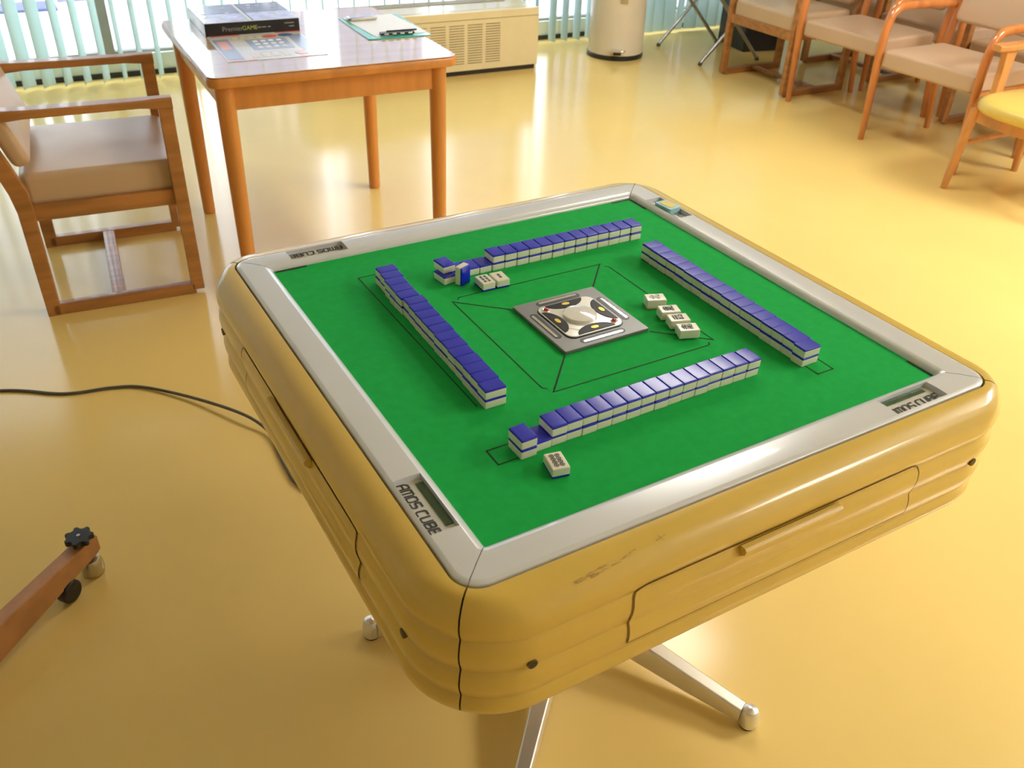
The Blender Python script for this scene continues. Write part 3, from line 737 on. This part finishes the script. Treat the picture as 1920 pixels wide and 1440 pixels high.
def yellow_chair(label, loc, rz):
    t = thing('cushioned_armchair', label, 'chair', loc, rz); y = .255
    for s in (-1, 1):
        bm = B(); tube(bm, [(.232, s*(y+.002), 0), (.215, s*(y-.006), .18), (.200, s*(y-.015), .37)], [.0155, .0205, .022], n=16, smooth=4, up=(1, 0, 0)); obj('front_leg', bm, 'woodl', t)
        bm = B(); tube(bm, [(-.30, s*y, 0), (-.25, s*(y-.01), .3), (-.235, s*(y-.01), .42), (-.27, s*(y-.01), .62), (-.33, s*(y-.01), .82)], [.016, .021, .023, .021, .016], n=16, smooth=4, up=(1, 0, 0)); obj('rear_leg', bm, 'woodl', t)
        bm = B(); rings = []
        for z, hx in ((.34, .030), (.45, .027), (.53, .029), (.604, .038)): rings.append([(.045+p[0], s*(y+.012)+p[1], z) for p in rrect(hx, .016, .006, 3)])
        loft(bm, rings); obj('arm_post', bm, 'woodl', t)
        bm = B(); rings = []
        for x, hy, yo in ((-.29, .018, -.02), (-.15, .026, -.004), (.0, .030, .006), (.08, .034, .010), (.125, .030, .010), (.14, .018, .010)): rings.append([(x, s*(y+.004+yo)+p[0], .615+p[1]) for p in rrect(hy, .013, .006, 3)])
        loft(bm, rings); obj('armrest', bm, 'woodl', t)
        bm = B(); cyl(bm, (.205, s*(y-.012), .215), (-.255, s*(y-.008), .215), .012, n=14); obj('stretcher', bm, 'woodl', t)
        bm = B(); box(bm, (-.02, s*(y-.02), .345), (.43, .024, .055), bev=.004); obj('seat_rail', bm, 'woodl', t)
    bm = B(); pts = [(.190+.030*math.cos(PI/2*u/1.0), u*(y-.02), 0) for u in [-1+i/6 for i in range(13)]]
    loft(bm, [[(p[0]+q[0], p[1], .345+q[1]) for q in rrect(.012, .030, .004, 2)] for p in pts]); obj('seat_rail', bm, 'woodl', t)
    bm = B(); t2 = bmesh.new(); rings = []
    def ol(sc):
        out = []
        for i in range(48):
            a = 2*PI*i/48; c, s_ = math.cos(a), math.sin(a); n_ = 3.2
            out.append((.018+.258*sc*math.copysign(abs(c)**(2/n_), c), .272*sc*math.copysign(abs(s_)**(2/n_), s_)))
        return out
    for sc, z in ((.86, .362), (.95, .368), (.99, .380), (1, .394), (.985, .408), (.95, .419), (.88, .427), (.7, .434), (.45, .438), (.2, .440)): rings.append([(x, q, z) for x, q in ol(sc)])
    loft(bm, rings); obj('seat', bm, 'seaty', t)
    mt = Matrix.Translation((-.285, 0, .68)) @ Matrix.Rotation(RAD(-15), 4, 'Y') @ Matrix.Rotation(PI/2, 4, 'Y')
    bm = B(); cushion(bm, .13, y-.03, -.02, .03, r=.04, edge=.018, crown=.006, mt=mt); obj('backrest', bm, 'seaty', t)
    return t
GS = 'sled-base wooden armchairs'; GB = 'bentwood armchairs'
sc0 = sled_chair('brown wooden sled-base armchair with tan seat, alone beside the orange table', (-.478, 2.150, 0), RAD(-6), GS)
dup(sc0, (3.612, 3.045, 0), RAD(178), 'sled-base armchair at the window end of the front row of stored chairs', GS)
bc0 = bent_chair('beige bentwood armchair beside the sled-base chair in the front row', (3.590, 2.412, 0), RAD(180), GB)
dup(bc0, (3.440, 1.728, 0), RAD(180), 'beige bentwood armchair directly behind the yellow-seat chair', GB)
yellow_chair('armchair with rounded yellow seat cushion at the right edge', (3.235, 1.085, 0), RAD(180))
dup(sc0, (4.060, 1.720, 0), RAD(180), 'sled-base armchair in the back row behind the nearest bentwood chair', GS)
dup(bc0, (4.190, 2.395, 0), RAD(180), 'bentwood armchair in the back row, seen between the two front bentwood chairs', GB)
dup(sc0, (4.345, 3.055, 0), RAD(180), 'sled-base armchair in the back row behind the front sled-base chair', GS)
dup(bc0, (4.050, 1.060, 0), RAD(180), 'bentwood armchair in the back row behind the yellow-seat chair', GB)

# ------------------------------------------------------------------ pieces along the window
t = thing('heater_cabinet', 'long cream fan heater cabinet with grille under the blinds', 'heater', rp(1.55, 4.02, 0), ROOM_A)
X0, X1, DP, HT = -.85, .625, .36, .372
bm = B(); box(bm, ((X0+X1)/2, DP/2, .03+(HT-.03)/2), (X1-X0, DP, HT-.03), bev=.006); obj('cabinet_body', bm, 'cream', t)
bm = B(); box(bm, ((X0+X1)/2, .012+DP/2, .015), (X1-X0-.02, DP-.02, .032)); obj('plinth', bm, 'dark', t, label='black recessed plinth')
bm = B(); box(bm, ((X0+X1)/2, .055, HT+.001), (X1-X0-.04, .03, .002), bev=.0005, mi=0); box(bm, ((X0+X1)/2, DP-.08, HT+.0015), (X1-X0-.25, .10, .003), mi=1); obj('top_grille', bm, ['cream', 'creamd'], t)
bm = B(); box(bm, ((X0+X1)/2, -.0008, HT-.045), (X1-X0-.002, .002, .003)); obj('panel_joint', bm, 'creamd', t)
for x in [X1-.32-i*.122 for i in range(9)]:
    bm = B()
    for k in range(16): box(bm, (x, -.0008, .075+k*.0148), (.098, .003, .0045), mi=0)
    obj('vent_grille', bm, 'creamd', t)
t = thing('pedal_bin', 'round beige pedal bin with chrome pedal in front of the blinds', 'bin', (3.045, 4.030, 0), RAD(238))
R_ = .185
bm = B(); lathe(bm, [(R_-.002, .026), (R_, .03), (R_, .60), (R_-.004, .604)], n=48); obj('bin_body', bm, 'bin', t)
bm = B(); lathe(bm, [(R_+.004, 0), (R_+.006, .004), (R_+.006, .024), (R_+.001, .03)], n=48); obj('base_ring', bm, 'blk', t)
bm = B(); lathe(bm, [(R_+.004, .603), (R_+.004, .625), (R_-.02, .66), (.06, .685), (.001, .69)], n=48); obj('lid', bm, 'chrome', t)
bm = B(); prism(bm, [(R_-.01, -.030), (R_+.030, -.055), (R_+.052, -.036), (R_+.060, 0), (R_+.052, .036), (R_+.030, .055), (R_-.01, .030)], .066, .078, bev=.004); ped = obj('pedal', bm, 'chrome', t)
bm = B(); box(bm, (R_+.012, 0, .055), (.05, .05, .022), bev=.003); obj('pedal_bracket', bm, 'blk', ped)
bm = B(); box(bm, (R_+.004, .02, .385), (.012, .05, .05), bev=.004); obj('handle_bracket', bm, 'steel', t)
# folding tray table
t = thing('folding_table', 'small folding tray table on crossed steel legs beside the blinds', 'table', (3.675, 3.800, 0), RAD(-8))
for s in (-1, 1):
    y = s*.275
    bm = B(); tube(bm, [(-.235, y, .012), (.235, y, .52)], .0115, n=12); obj('leg', bm, 'fold', t)
    bm = B(); tube(bm, [(.235, y-.026*s, .012), (-.235, y-.026*s, .52)], .0115, n=12); obj('leg', bm, 'fold', t)
bm = B()
for x in (-.235, .235): cyl(bm, (x, -.275, .52), (x, .275, .52), .010, n=12)
obj('cross_bar', bm, 'fold', t)
bm = B(); prism(bm, rrect(.27, .33, .03, 6), .53, .552, bev=.006); obj('tray_top', bm, 'seatl', t)
bm = B()
for a_ in (-1, 1):
    for b_ in (-1, 1): cyl(bm, (a_*.238, b_*(.275 if a_ < 0 else .249), 0), (a_*.230, b_*(.275 if a_ < 0 else .249), .02), .0135, n=12)
obj('rubber_feet', bm, 'cable', t)
# dark box under the chairs
t = thing('black_case', 'black box standing on the floor behind the front sled-base chair', 'box', (4.115, 3.870, 0), RAD(-12))
bm = B(); box(bm, (0, 0, .16), (.30, .36, .32), bev=.008); obj('case_body', bm, 'blk', t)
bm = B(); box(bm, (0, 0, .3225), (.305, .365, .02), bev=.005); obj('case_lid', bm, 'dark', t)
